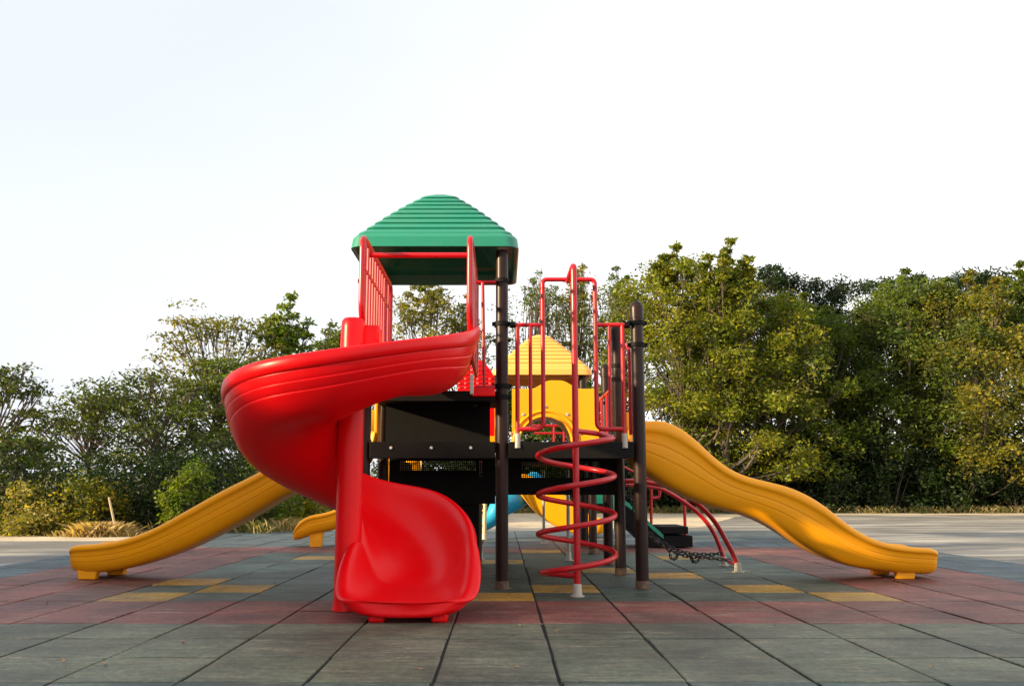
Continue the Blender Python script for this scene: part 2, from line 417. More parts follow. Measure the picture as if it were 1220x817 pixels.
# decks
def deck(x0, x1, y0, y1, z):
    m = MB(); m.box(x0, x1, y0, y1, z-.045, z)
    d = m.build('deck', BLK, ps, 0, bevel=.004)
    return d
def beam(x0, x1, y, z0, z1, bolts):
    m = MB(); m.box(x0, x1, y-.015, y+.03, z0, z1); o = m.build('deck_beam', BLK, ps, 0, bevel=.006)
    for bx in bolts:
        b = MB(); b.lathe((0,0,0), [(.014,0),(.014,.006),(.010,.010)], 10)
        b.v = [(bx+v[0], y-.015-v[2], (z0+z1)/2+.02+v[1]) for v in b.v]; b.build('bolt', STL, o, 30)
zt_, zb_ = at(600,526,8.03).z, at(600,546,8.03).z
deck(-M_+.0, -.0, 8.06, ROWS[1], DK-.02); deck(.02, M_, 8.065, ROWS[1], DK-.02)
beam(-M_+.06, -.062, 8.03, zb_, zt_, [at(466,529,8.02).x, at(514,530,8.02).x, at(561,530,8.02).x])
beam(.062, M_-.062, 8.03, zb_, zt_, [])
deck(-M_+.01, -.02, 8.07, ROWS[1]-.05, DH)
beam(-M_+.06, -.062, 8.045, DH-.10, DH-.003, [])
deck(.02, M_, ROWS[1]+.01, ROWS[2], DK-.02); deck(.02, M_, ROWS[2]+.01, ROWS[3], DK-.02)
deck(.02, M_, ROWS[3]+.01, ROWS[4], DK-.02); deck(.02, M_, ROWS[4]+.01, ROWS[5], DK-.02)
def perf(x0, x1, z0, z1, y, hx0, hx1, hz0, hz1, pitch=.0215, hole=.55):
    m = MB()
    nx = int((hx1-hx0)/pitch); nz = int((hz1-hz0)/pitch)
    hx1 = hx0+nx*pitch; hz1 = hz0+nz*pitch
    m.box(x0, x1, y, y+.004, z0, hz0); m.box(x0, x1, y, y+.004, hz1, z1)
    m.box(x0, hx0, y, y+.004, hz0, hz1); m.box(hx1, x1, y, y+.004, hz0, hz1)
    w = pitch*(1-hole)/2
    for i in range(nx+1):
        xx = hx0+i*pitch; m.box(max(xx-w,hx0), min(xx+w,hx1), y+.0003, y+.0037, hz0, hz1)
    for i in range(nz+1):
        z = hz0+i*pitch; m.box(hx0, hx1, y+.0001, y+.0039, max(z-w,hz0), min(z+w,hz1))
    return m
PY = 9.36
A = lambda px, py, Y=PY: at(px, py, Y)
mm = perf(.06, 1.22, A(650,586).z, A(650,544).z, PY, A(621,560).x, A(716,560).x, A(650,569).z, A(650,549).z)
mm.box(.06,1.22,PY+.02,PY+.06,A(650,587).z-.02,A(650,580).z); mm.build('perforated_riser', BLK, ps, 0)
mm = perf(-1.20, -.07, A(500,600).z, A(500,544).z, PY, A(476,560).x, A(577,560).x, A(500,568).z, A(500,548).z)
mm.build('perforated_riser', BLK, ps, 0)
mm = perf(-1.18, -.12, DK-.06, DH-.03, 8.85, at(563,480,8.85).x, at(569,480,8.85).x, at(566,484,8.85).z, at(566,478,8.85).z, pitch=.022)
mm.build('upper_riser', BLK, ps, 0)
# stair flight behind the left bay
st = MB()
for i in range(5):
    zt = 1.10-i*.22; y = 9.55+i*.24
    st.box(-1.10, -.27, y, y+.26, zt-.03, zt); st.box(-1.10, -.27, y, y+.006, zt-.22, zt-.028)
st.box(-1.13,-1.10,9.45,10.8,.02,1.2); st.box(-.27,-.245,9.45,10.8,.02,1.2)
mm = st.build('stair_flight', BLK, ps, 0)
mm = perf(-1.12, -.25, .05, .95, 9.46, at(525,600,9.46).x, at(566,600,9.46).x, at(545,622,9.46).z, at(545,598,9.46).z, pitch=.05, hole=.3)
mm.build('perforated_riser', BLK, ps, 0)

# ---- spiral slide
AX, AY, RO = -1.16, 6.72, .965
rimk = [(-60, at(574,386,7.9).z), (0, at(570,391,6.72).z), (45, at(510,399,6.0).z), (90, at(425,415,5.76).z), (135, at(335,437,6.04).z), (180, at(270,470,6.72).z), (225, 1.42), (270, at(436,566,7.68).z), (315, at(500,588,7.4).z), (360, at(562,640,6.72).z)]
botk = [(-60, 1.80), (-30, 1.74), (0, at(560,467,6.5).z), (45, at(520,470,6.15).z), (90, at(438,497,6.05).z), (135, 1.28), (180, at(290,560,6.72).z), (225, .83), (270, at(395,624,7.2).z), (315, .32), (360, .10)]
SA = [(.10,.60),(.10,.56),(.10,.50),(.115,.42),(.15,.30),(.22,.15),(.33,.04),(.48,0),(.65,0),(.79,.07),(.88,.24),(.925,.42),(.928,.43),(.919,.44),(.932,.45),(.957,.575),(.959,.585),(.950,.595),(.962,.605),(.972,.735),(.974,.745),(.969,.755),(1.0,.765),(1.005,.93),(.99,1.0),
      (.955,1.0),(.935,.93),(.915,.7),(.86,.42),(.76,.24),(.62,.16),(.46,.16),(.32,.25),(.21,.40),(.14,.54),(.12,.60),(.11,.62)]
SB = [(.055,1.0),(.02,.94),(.02,.80),(.06,.72),(.08,.5),(.13,.25),(.23,.08),(.38,0),(.65,0),(.80,.07),(.89,.25),(.930,.45),(.932,.46),(.928,.47),(.936,.48),(.950,.60),(.952,.61),(.948,.62),(.955,.63),(.965,.72),(.968,.73),(.972,.75),(1.01,.79),(1.01,.94),(.98,1.0),
      (.935,1.0),(.90,.90),(.865,.68),(.81,.42),(.72,.24),(.60,.17),(.40,.17),(.27,.25),(.19,.44),(.14,.70),(.11,.90),(.085,1.0)]
rings = []
def sect(S, rim, bot, place, floorup=0.0, wid=1.0, cxr=.515):
    out = []
    for i, (r, v) in enumerate(S):
        if i >= 25 and floorup: v = lerp(v, 1.0-.06*0, floorup)
        rr = cxr+(r-cxr)*wid
        out.append(place(rr*RO, lerp(bot, rim, v)))
    return out
NE = 6
for i in range(NE):                                   # straight run from the deck to the start of the turn
    t = i/NE; y = lerp(8.0, AY, t); th = -60*(1-t)
    rings.append(sect(SA, crom(rimk, th), crom(botk, th), lambda r, z, y=y: Vector((AX+r, y, z))))
NT = 64
for i in range(NT+1):
    th = 360*i/NT; a = -R(th)
    w = sstep(262, 356, th)
    S = [(lerp(p[0], q[0], w), lerp(p[1], q[1], w)) for p, q in zip(SA, SB)]
    rings.append(sect(S, crom(rimk, th), crom(botk, th), lambda r, z, a=a: Vector((AX+r*math.cos(a), AY+r*math.sin(a), z))))
zr0 = crom(rimk, 360)
EX = [(.08,0,1.02),(.16,0,1.05),(.25,.0,1.07),(.34,.0,1.08),(.43,.02,1.075),(.50,.07,1.06),(.56,.18,1.03),(.61,.36,.99),(.65,.60,.95),(.68,.82,.90),(.70,.96,.86)]
for (dy, fu, wd) in EX:
    u = dy/.70
    rim = lerp(zr0, .160, sstep(-.05, .98, u)); bot = lerp(.09, .022, u)+.02*sstep(.88,1,u)
    rings.append(sect(SB, rim, bot, lambda r, z, dy=dy: Vector((AX+r, AY-dy, z)), fu, wd))
c_ = rings[-1]; cc = sum(c_, Vector())/len(c_)
rings.append([cc+(p-cc)*.90+Vector((0,-.014,0)) for p in c_]); rings.append([cc+(p-cc)*.72+Vector((0,-.022,0)) for p in c_])
# bulge of the exit lip in plan: centre further forward than the corners
for k in range(len(EX)+2):
    r_ = rings[-(k+1)]
    for p in r_:
        q = (p.x-(AX+.515*RO))/(.5*RO); p.y += .13*abs(q)**2.6*sstep(len(EX), 0, k) 
m = MB(); m.loft(rings)
slide = m.build('spiral_slide', RED, ps, 180, sub=1); slide['label'] = 'red spiral slide curling down around its column'
m = MB(); m.lathe((AX,AY,0), [(.112,.006),(.108,.03),(.100,.12),(.098,1.0),(.095,2.14),(.090,2.195),(.075,2.215),(.02,2.22)], 32)
m.build('column', RED, slide, 50)
m = MB(); m.box(AX+.06,AX+.20,AY+.0,AY+.16,2.0,2.17); m.build('column_collar', RED, slide, 40, bevel=.02)
for fx in (at(450,730,6.15).x, at(524,730,6.15).x):
    m = MB(); m.box(fx-.055, fx+.055, 6.07, 6.30, .006, .10); m.build('foot', RED, slide, 30, bevel=.015)
m = MB(); m.box(at(561,450,6.75).x, at(565,450,6.75).x, 6.55, 6.62, at(560,470,6.6).z, at(560,447,6.6).z); m.build('bracket', WHT, slide, 0, bevel=.004)

# ---- entry barriers with vertical bars
def barrier(x, xr):
    zt = at(432,281,6.69).z; zm = at(432,316,6.69).z
    m = MB()
    path = rounded([(xr,8.42,2.0),(xr,8.42,zt),(x,6.69,zt),(x,6.69,zt-.62),(x+.0,6.98,zt-.85),(x,7.05,1.98)], .10)
    m.tube(path, .024, 12)
    m.tube([(xr,8.42,1.98),(x,7.05,1.98)], .018, 10)
    m.tube([(xr,8.42,zm),(x,6.69,zm)], .013, 8)
    for i in range(11):
        t = (i+1)/12; y = lerp(6.69, 8.42, t); xx = lerp(x, xr, t)
        zb = 1.98 if y > 7.05 else (zt-.62-(y-6.69)*.8)
        m.tube([(xx,y,zt-.01),(xx,y,zb)], .012, 8)
    return m.build('barrier_panel', REDPIPE, ps, 40)
xl = at(432,300,6.69).x; xr_ = at(560,300,6.69).x
b1 = barrier(xl, xl-.0); barrier(xr_, xr_+.0)
m = MB(); z = at(500,304,7.0).z; m.tube([(xl,7.0,z),(xr_,7.0,z)], .022, 12); m.build('crossbar', REDPIPE, ps, 40)

# short guard rail between the barrier and the post
m = MB(); Yg = 8.05
zz1 = at(575,336,Yg).z; zz2 = at(575,461,Yg).z
m.tube(rounded([at(566,336,Yg), at(591,336,Yg)], .02), .017, 10); m.tube([at(575,336,Yg), at(577,461,Yg)], .017, 10)
m.tube([at(566,461,Yg), at(590,461,Yg)], .017, 10); m.build('guard_rail', REDPIPE, ps, 40)
m = MB(); a1 = at(562,462,8.0); a2 = at(590,472,8.0); m.box(a1.x, a2.x, 7.99, 8.04, a2.z, a1.z); m.build('sill', RED, ps, 0, bevel=.01)

# ---- climber entry rails
def rail_half(xs, side):
    zh = at(620,387,8.05).z; zlo = at(620,511,8.05).z; zcap = at(620,518,8.05).z; zend = at(620,534,8.05).z
    ztop = at(680,333,8.05).z
    m = MB()
    xo, xm, xi = xs
    # inner upright, rounding at the bottom to the outer bar
    m.tube(rounded([(xi,8.05,ztop-.08),(xi,8.05,zlo),(xo,8.05,zlo)], .07), .021, 12)
    m.tube([(xo,8.05,zh),(xo,8.05,zcap)], .021, 12)
    m.tube([(xm,8.05,zh),(xm,8.05,zlo)], .017, 12)
    xe = .075 if side < 0 else M_-.075
    m.tube([(xe,8.05,zh),(xi,8.05,zh)], .020, 12)
    o = m.build('guard_rail', REDPIPE, ps, 40)
    c = MB(); c.tube([(xo,8.035,zcap+.01),(xo,8.02,zend)], .027, 12); c.build('end_sleeve', WHT, o, 40)
    c = MB(); c.lathe((0,0,0), [(.03,0),(.03,.05)], 14); c.v = [(xe+v[2]*(1 if side<0 else -1)-(.0), 8.05+v[1], zh+v[0]) for v in c.v]; c.build('socket', BLK, o, 40)
XA = (at(616.5,450,8.05).x, at(632,450,8.05).x, at(647,430,8.05).x); XB = (at(743,470,8.05).x, at(727,470,8.05).x, at(710,430,8.05).x)
rail_half(XA, -1); rail_half(XB, 1)
ztop = at(680,333,8.05).z
m = MB(); m.tube(rounded([(XA[2],8.05,ztop-.09),(XA[2],8.05,ztop),(XB[2],8.05,ztop),(XB[2],8.05,ztop-.09)], .085, 8), .021, 12); m.build('grab_hoop', REDPIPE, ps, 40)

# ---- spiral climber
cx_, cy_ = gp(688,711).x, gp(688,711).y
m = MB(); zt = at(681,316,cy_).z
m.tube(rounded([(cx_,cy_,.09),(cx_,cy_,zt),(cx_-.012,8.03,at(676,336,8.03).z+.01)], .05, 6), .028, 16)
clm = m.build('spiral_climber', REDPIPE, ps, 50); clm['label'] = 'red corkscrew climbing pole'
m = MB(); zs, ze = at(733,520,cy_).z, at(641,683,cy_).z; Rh = .325
pts = []
for k in range(5): pts.append((cx_+.0+Rh*.2*k, cy_, zs+.055-.011*k) )
nst = 26*7
pts = []
for i in range(nst+1):
    th = math.pi*7*i/nst; pts.append(Vector((cx_+Rh*math.cos(-th), cy_+Rh*math.sin(-th), lerp(zs, ze, i/nst))))
first = [Vector((cx_,cy_,zs+.05)), Vector((cx_+.10,cy_+.10,zs+.045)), Vector((cx_+.22,cy_+.13,zs+.03))]
last = [Vector((cx_-.24,cy_+.14,ze-.01)), Vector((cx_-.10,cy_+.09,ze-.02)), Vector((cx_,cy_,ze-.02))]
pts = curve(first+pts[3::6][:1], 5)[:-1]+pts[3:-3]+curve([pts[-4]]+last, 5)[1:]
m.tube(pts, .0235, 14); m.build('coil', REDPIPE, clm, 60)
def foot(parent, x, y, r=.03, mat=None):
    f = MB(); f.lathe((x,y,.005), [(.062,0),(.062,.008),(r+.014,.014),(r+.008,.04),(r+.006,.10),(r+.002,.105)], 20); return f.build('foot', mat or WHT, parent, 40)
foot(clm, cx_, cy_)

# ---- open plastic slides
HS = [(-1,1.0),(-1.05,.93),(-1.06,.84),(-1.03,.79),(-.985,.77),(-.97,.61),(-.968,.60),(-.948,.59),(-.962,.58),(-.935,.42),(-.933,.41),(-.912,.40),(-.925,.39),(-.87,.24),(-.78,.09),(-.62,.01),(-.35,0)]
IN = [(-.90,1.0),(-.87,.9),(-.85,.7),(-.78,.5),(-.62,.40),(-.3,.36)]
SEC = HS+[(-a, b) for a, b in HS[::-1]]+[(-a, b) for a, b in IN]+IN[::-1]
def hull(top, bot, ynear, half, mat, label, feet=(), n=44, capend=True, name='wave_slide'):
    X = sorted([p[0] for p in top]); x0, x1 = X[0], X[-1]
    tk = sorted(top); bk = sorted(bot); dirx = 1
    rings = []
    ends = ynear[0]                       # (x_start, x_end)
    xs, xe = ends
    for i in range(n+1):
        t = i/n; x = lerp(xs, xe, t); yn = lerp(ynear[1], ynear[2], t)
        zt = crom(tk, x); zb = crom(bk, x)
        # taper the last few centimetres into a rounded end
        d = abs(x-xe)
        k = 1.0; rise = 0
        if d < .13:
            q = 1-d/.13; k = math.sqrt(max(0, 1-q*q*.42)); 
        fu = sstep(.16, .03, d)*.75
        ring = []
        for j, (a, v) in enumerate(SEC):
            if j >= 2*len(HS): v = lerp(v, .97, fu)
            vv = .5+(v-.5)*k
            ring.append(Vector((x, yn+half+a*half*lerp(k,1,.5), lerp(zb, zt, vv))))
        rings.append(ring)
    m = MB(); m.loft(rings)
    o = m.build(name, mat, ps, 180, sub=1); o['label'] = label
    for (fx, fy, ztop) in feet:
        f = MB(); f.loft([[Vector((fx+sx*w, fy+sy*.045, z)) for sx, sy in ((-1,-1),(1,-1),(1,1),(-1,1))] for w, z in ((.085,.006),(.09,.05),(.11,ztop))])
        f.build('foot', mat, o, 0, bevel=.01)
    return o
def conv(px, ynf):
    out = []
    for (x, y) in px:
        Y = ynf(x); p = at(x, y, Y); out.append((p.x, p.z))
    return out
yn = lambda px: lerp(8.42, 8.90, (px-770)/350)
top = conv([(755,502),(772,501),(790,501),(810,509),(830,524),(850,543),(870,558),(890,567),(915,573.5),(940,580),(965,591),(985,604),(1010,624),(1035,639),(1060,647.5),(1090,651.5),(1110,652.5),(1124,655)], yn)
bot = conv([(755,552),(775,564),(800,580),(830,595),(860,605.5),(890,613),(910,620),(930,630),(950,643),(975,658),(1000,669),(1030,678),(1060,682),(1090,685),(1124,686)], yn)
hull(top, bot, ((at(757,520,8.42).x, at(1123.5,670,8.9).x), 8.42, 8.90), .33, YEL, 'long wavy yellow slide on the right', [(4.05,9.0,.13),(4.0,9.46,.13)])
yl = lambda px: lerp(8.42, 8.86, (430-px)/350)
top = conv([(440,505),(400,518),(350,540),(298,567.5),(262,585.5),(220,609),(179,631),(145,642.5),(114,647.5),(84,649.5),(75,652)], yl)
bot = conv([(440,548),(400,563),(345,587),(330,594),(296,614),(255,636),(213,656),(172,671),(138,680),(103,684),(75,683)], yl)
hull(top, bot, ((at(438,520,8.42).x, at(76.5,665,8.86).x), 8.42, 8.86), .33, YEL, 'straight yellow slide on the left', [(-4.14,8.96,.12),(-4.05,9.40,.12)], name='straight_slide')
# hood panels behind both entries
for (x, sgn) in ((M_+.04, 1), (-M_-.04, -1)):
    for (ya, yb, zz) in ((8.20, 8.36, DK+.55), (9.10, 9.30, DK+.35 if sgn > 0 else DK+.55)):
        m = MB(); m.box(x-.02, x+.02, ya, yb, DK-.05, zz); m.build('slide_side_panel', YEL, ps, 0, bevel=.012)
# rear slides
yr = lambda px: 13.7
top = conv([(505,540),(470,556),(440,575),(415,596),(400,606),(385,611),(370,614),(357,621),(349,632),(345,640)], yr)
bot = conv([(505,575),(470,590),(440,606),(415,622),(400,630),(385,634),(370,637),(357,642),(345,646)], yr)
hull(top, bot, ((at(500,560,13.7).x, at(346.5,645,13.7).x), 13.7, 13.7), .30, YEL, 'small yellow slide end behind the red slide', [(at(376,645,13.8).x,13.85,.25)], name='rear_slide')
yq = lambda px: 16.2
top = conv([(612,560),(640,570),(665,582),(685,600),(705,614),(722,617)], yq)
bot = conv([(612,580),(624,594),(640,612),(662,627),(685,636),(705,638),(722,637)], yq)
hull(top, bot, ((at(614,570,16.2).x, at(720,600,16.2).x), 16.2, 16.2), .34, YEL, 'yellow slide behind the deck', [], name='rear_slide')
m = MB()
pts = curve([at(640,570,16.9), at(618,590,16.6), at(598,602,16.4), at(586,618,16.3), at(572,628,16.2)], 6)
m.tube(pts, [.17+.06*math.sin(i*.2) for i in range(len(pts))], 16); m.build('blue_tube', BLU, ps, 60)
m = MB(); m.tube([at(577,640,15.9)*1, at(579,560,15.9)], .035, 10)
for k in range(6): m.tube([at(578,600+k*8,15.9), at(565,600+k*8,15.9)], .018, 8)
m.tube([at(565,640,15.9), at(566,560,15.9)], .035, 10)
o = m.build('ladder', CREAM, ps, 40); p_ = gp(577.5,642); foot(o, p_.x, 15.9, .04)
for (px, fy, ty, mat) in ((572,667,540,REDPIPE),(677.5,668,560,CREAM),(648,647,560,CREAM)):
    q = gp(px, fy); m = MB(); m.tube([(q.x,q.y,.08), (q.x,q.y,at(px,ty,q.y).z)], .024, 12); o = m.build('support_pole', mat if mat is not CREAM else WHT, ps, 40); foot(o, q.x, q.y, .026)

# ---- yellow arch panel with crawl opening
def arch_panel(x0, x1, y, z0, ztop, bump, mat, ocx, orad, oz):
    n = 40; th = .035; m = MB()
    def topz(x):
        u = (x-x0)/(x1-x0); return ztop+bump*sstep(.22,.45,u)*sstep(.80,.56,u) if True else 0
    outer = []; inner = []
    for i in range(n+1):
        a = math.pi*i/n; ix = ocx-orad*math.cos(a); iz = oz+orad*math.sin(a)
        inner.append((ix, iz))
        ox = lerp(x0, x1, i/n); outer.append((ox, topz(ox)))
    outer = [(x0, z0)]+outer+[(x1, z0)]; inner = [(ocx-orad, z0)]+inner+[(ocx+orad, z0)]
    V = []; Fc = []; k = len(outer)
    for yy in (y, y+th):
        V += [(a, yy, b) for a, b in outer]+[(a, yy, b) for a, b in inner]
    o2 = 2*k
    for i in range(k-1):
        Fc.append((i, i+1, k+i+1, k+i)); Fc.append((o2+i, o2+k+i, o2+k+i+1, o2+i+1))
        Fc.append((i, o2+i, o2+i+1, i+1)); Fc.append((k+i, k+i+1, o2+k+i+1, o2+k+i))
    m.add(V, Fc); o = m.build('arch_panel', mat, ps, 30, bevel=.006)
    ringm = MB(); pts = [(ocx-(orad+.075)*math.cos(math.pi*i/n), y-.004, oz+(orad+.075)*math.sin(math.pi*i/n)) for i in range(n+1)]
    ringm.tube(pts, .018, 8); pts = [(ocx-(orad+.004)*math.cos(math.pi*i/n), y-.004, oz+(orad+.004)*math.sin(math.pi*i/n)) for i in range(n+1)]
    ringm.tube(pts, .016, 8); ringm.build('arch_rim', mat, o, 60)
    hood = MB(); rr = []
    for yy in (y+th, y+.75):
        rr.append([Vector((ocx-(orad+.0)*math.cos(math.pi*i/24), yy, oz+orad*math.sin(math.pi*i/24))) for i in range(25)]+[Vector((ocx+(orad+.03)*math.cos(math.pi*i/24), yy, oz+(orad+.03)*math.sin(math.pi*i/24))) for i in range(25)])
    hood.loft(rr); hood.build('crawl_hood', mat, o, 40)
    for a in (15, 52, 90, 128, 165):
        b = MB(); bx = ocx-(orad+.13)*math.cos(R(a)); bz = oz+(orad+.13)*math.sin(R(a))
        b.lathe((0,0,0), [(.022,0),(.020,.010),(.008,.016)], 12); b.v = [(bx+v[0], y-v[2], bz+v[1]) for v in b.v]; b.build('bolt', WHT, o, 40)
YP = 11.9
pa = at(610,463,YP); pb = at(713,463,YP)
arch_panel(pa.x, pb.x, YP, DK-.02, pa.z, at(650,453,YP).z-pa.z, YEL, at(650,500,YP).x, .36, at(650,496,YP).z-.36)
# red textured panel, yellow strips
m = MB(); Yr = 10.7; c0 = at(560,462,Yr); n = 18; pts = []
pl = at(545,465,Yr); pr = at(589,465,Yr); zt = at(570,428,Yr).z
prof = [(pl.x, DK+.2)]+[(lerp(pl.x,pr.x,i/n), lerp(pl.z, zt, math.sin(math.pi*(.12+.80*i/n))**.6)) for i in range(n+1)]+[(pr.x, DK+.2)]
m.loft([[Vector((a, Yr+d, b)) for a, b in prof] for d in (0,.04)])
for i in range(6):
    for j in range(7):
        bx = lerp(pl.x, pr.x, (i+.5)/6); bz = pl.z-.02+j*.055
        if bz < lerp(pl.z, zt, math.sin(math.pi*(.12+.80*(i+.5)/6))**.6)-.04:
            m.add([(bx-.03,Yr,bz-.018),(bx+.035,Yr,bz-.012),(bx+.028,Yr,bz+.02),(bx-.032,Yr,bz+.016),(bx,Yr-.022,bz)], [(0,1,4),(1,2,4),(2,3,4),(3,0,4)])
m.build('climbing_panel', RED, ps, 20)
for (x0, x1, y0, y1, Y) in ((582,590,474,572,11.5),(438,448,488,524,9.9),(460,471,545,573,11.0)):
    m = MB(); a1 = at(x0,y0,Y); a2 = at(x1,y1,Y); m.box(a1.x,a2.x,Y,Y+.04,a2.z-.1,a1.z); m.build('side_panel', YEL, ps, 0, bevel=.01)
m = MB(); m.tube([at(579,470,10.4), at(579,526,10.4)], .018, 8); m.tube([at(579,470,10.4), at(560,470,10.4)], .018, 8); m.build('guard_rail', REDPIPE, ps, 40)
# side guards of the climber bay and rails further back
m = MB(); xs = M_-.06
m.tube(rounded([(xs,8.20,1.40),(xs,8.20,at(748,420,8.3).z),(xs,8.30,at(748,412,8.3).z+.02),(xs,8.55,at(748,412,8.3).z+.02)], .10), .018, 10)
m.build('side_rail', REDPIPE, ps, 40)
m = MB(); x_ = M_-.10
zt = at(735,445,9.4).z
zt = at(725,470,9.8).z
for k in range(2):
    y = 9.7+k*.5; m.tube([(x_,y,DK),(x_,y,zt)], .016, 8)
m.tube([(x_,9.42,zt),(x_,10.6,zt)], .018, 8); m.build('side_rail', REDPIPE, ps, 40)
m = MB(); Yb = 14.8
for px in (660,672): m.tube([at(px,508,Yb), at(px,545,Yb)], .02, 8)
m.tube([at(636,507,Yb), at(700,507,Yb)], .022, 8); m.tube([at(636,516,Yb), at(700,516,Yb)], .018, 8); m.build('rear_rail', REDPIPE, ps, 40)

# ---- arch climber: two bent pipes and a slack chain between them
arcs = []
for (pp, Y, fx) in (([(744,573),(758,573),(773,575),(797,580),(817,591),(837,605),(852,622),(864,642),(874,661),(879,674)], 9.66, 879),
                    ([(744,577),(760,577),(774,579),(790,583),(815,598),(834,613),(849,632),(858,652),(862,665)], 10.25, 862)):
    q = gp(fx, 682 if fx == 879 else 674)
    Yv = q.y; P = [at(x, y, lerp(9.5 if fx == 879 else 9.95, Yv, max(0,min(1,(x-744)/60)))) for x, y in pp]
    P.append(Vector((P[-1].x, P[-1].y, .08)))
    m = MB(); m.tube(curve(P, 6), .026, 14); o = m.build('arch_climber_pipe', REDPIPE, ps, 60); foot(o, P[-1].x, P[-1].y, .03); arcs.append(P)
m = MB(); m.tube([arcs[0][-2]*1, arcs[1][-2]*1], .018, 8); m.build('arch_climber_bar', REDPIPE, ps, 40)
def chain(pts, mb, L=.056, w=.0165, r=.006):
    P = curve(pts, 14); seg = [0]
    for i in range(1, len(P)): seg.append(seg[-1]+(P[i]-P[i-1]).length)
    k = 0; s = 0
    while s+L < seg[-1]:
        def pos(u):
            for i in range(1, len(P)):
                if seg[i] >= u: return P[i-1].lerp(P[i], (u-seg[i-1])/max(1e-6, seg[i]-seg[i-1]))
            return P[-1]
        a = pos(s); b = pos(s+L); d = (b-a).normalized(); up = Vector((0,0,1)) if abs(d.z) < .9 else Vector((1,0,0))
        n1 = d.cross(up).normalized(); n2 = d.cross(n1)
        side = (n1+n2*.25).normalized() if k % 2 else (n2-n1*.25).normalized()
        c = (a+b)/2; loop = []
        for j in range(12):
            t = 2*math.pi*j/12; loop.append(c+d*(math.cos(t)*L*.5+(L*.14 if math.cos(t)>0 else -L*.14))+side*math.sin(t)*w)
        mb.tube(loop, r, 6, closed=True); s += L*.86; k += 1
pc = [(746,575),(752,597),(759,615),(771,636),(790,650),(815,661.5),(845,664),(873,668)]
mb = MB(); chain([at(x, y, lerp(9.6,9.75,i/7)) for i, (x, y) in enumerate(pc)], mb)
ch = mb.build('chain', CHN, ps, 60)
mb = MB(); chain([at(x, y-4, lerp(10.0,10.25,i/7)) for i, (x, y) in enumerate(pc[:-1]+[(862,662)])], mb); mb.build('chain', CHN, ps, 60)
for q4 in ([at(797,651,9.75), at(799,664,9.8), at(806,664,9.9), at(808,652,10.0)], [at(822,660,9.7), at(826,669,9.8), at(832,667,9.9), at(834,660,10.0)],
           [at(748,560,9.5), at(742,585,9.8), at(752,596,10.0)], [at(760,612,9.65), at(763,620,9.85), at(768,624,10.1)], [at(776,640,9.65), at(781,644,9.85), at(786,644,10.1)]):
    mb = MB(); chain(q4, mb); mb.build('chain', CHN, ps, 60)

# ---- side stair with teal stringer, at the back right
Ys = 13.6
m = MB(); S0 = at(706,574,Ys); pp = [(706,578),(722,585),(745,600),(760,612),(776,628),(790,640)]
tp = [at(x,y,Ys) for x, y in pp]
for j, (c, d0, d1, y0, y1) in enumerate(((0,0,.045,-.02,.02),)):
    rr = []
    for p in curve(tp, 4): rr.append([Vector((p.x, Ys-.03, p.z+.05)), Vector((p.x, Ys+.02, p.z+.05)), Vector((p.x, Ys+.02, p.z-.02)), Vector((p.x, Ys-.03, p.z-.02))])
    m.loft(rr)
ts = m.build('stair_stringer', TEAL, ps, 40)
m = MB()
rr = []
for p in curve(tp, 4): rr.append([Vector((p.x, Ys-.02, p.z-.022)), Vector((p.x, Ys+.9, p.z-.022)), Vector((p.x, Ys+.9, max(.02,p.z-.34))), Vector((p.x, Ys-.02, max(.01,p.z-.34)))])
m.loft(rr)
bx0 = at(788,640,Ys).x; bx1 = at(825,640,Ys).x
m.box(bx0, bx1-.07, Ys-.05, Ys+.85, .22, .33); m.box(bx0-.05, bx1, Ys-.02, Ys+.85, .02, .19)
m.build('step_block', BLK, ps, 0, bevel=.012)
a1 = at(731,586,12.6); m = MB(); m.box(a1.x, a1.x+.05, 12.6, 12.65, at(731,632,12.6).z, a1.z); a2 = at(705,585,12.6); m.box(a2.x,a2.x+.16,12.6,12.64,at(705,600,12.6).z,a2.z+.05); m.build('stair_stringer', TEAL, ps, 0, bevel=.01)
m = MB(); q = gp(776,652)
m.tube([(q.x,q.y,.09)]+[at(776,558,q.y)], .022, 10)
m.tube(rounded([at(776,558,q.y), at(786,558,q.y), at(786,593,q.y), at(776,593,q.y)], .10), .022, 10)
m.tube([at(776,560,q.y), at(752,545,q.y-.3), at(735,545,q.y-.6)], .022, 10); m.tube([at(776,572,q.y), at(735,552,q.y-.6)], .018, 10)
o = m.build('handrail', REDPIPE, ps, 40); foot(o, q.x, q.y, .025)
m = MB(); q = gp(817,652); m.tube([(q.x,q.y,.09), at(814,560,q.y)], .024, 10); m.tube([at(814,562,q.y), at(770,540,q.y)], .022, 10); o = m.build('handrail', REDPIPE, ps, 40); foot(o, q.x, q.y, .028)

# ------------------------------------------------------------------ TREES
def leaf_mat(name, sat=1.0):
    m, nt, b, out = nmat(name); b.inputs['Roughness'].default_value = .5
    b.inputs['Specular IOR Level'].default_value = .35
    a = N(nt, 'ShaderNodeAttribute', attribute_name='tint'); nt.links.new(a.outputs['Color'], b.inputs['Base Color'])
    tr = N(nt, 'ShaderNodeBsdfTranslucent'); mm = N(nt, 'ShaderNodeMix', data_type='RGBA', blend_type='MULTIPLY'); mm.inputs['Factor'].default_value = 1
    mm.inputs['B'].default_value = (1.5,1.5,.35,1); nt.links.new(a.outputs['Color'], mm.inputs['A']); nt.links.new(mm.outputs['Result'], tr.inputs['Color'])
    ms = N(nt, 'ShaderNodeMixShader'); ms.inputs[0].default_value = .42
    nt.links.new(b.outputs[0], ms.inputs[1]); nt.links.new(tr.outputs[0], ms.inputs[2]); nt.links.new(ms.outputs[0], out.inputs[0]); return m
LEAF = leaf_mat('foliage')
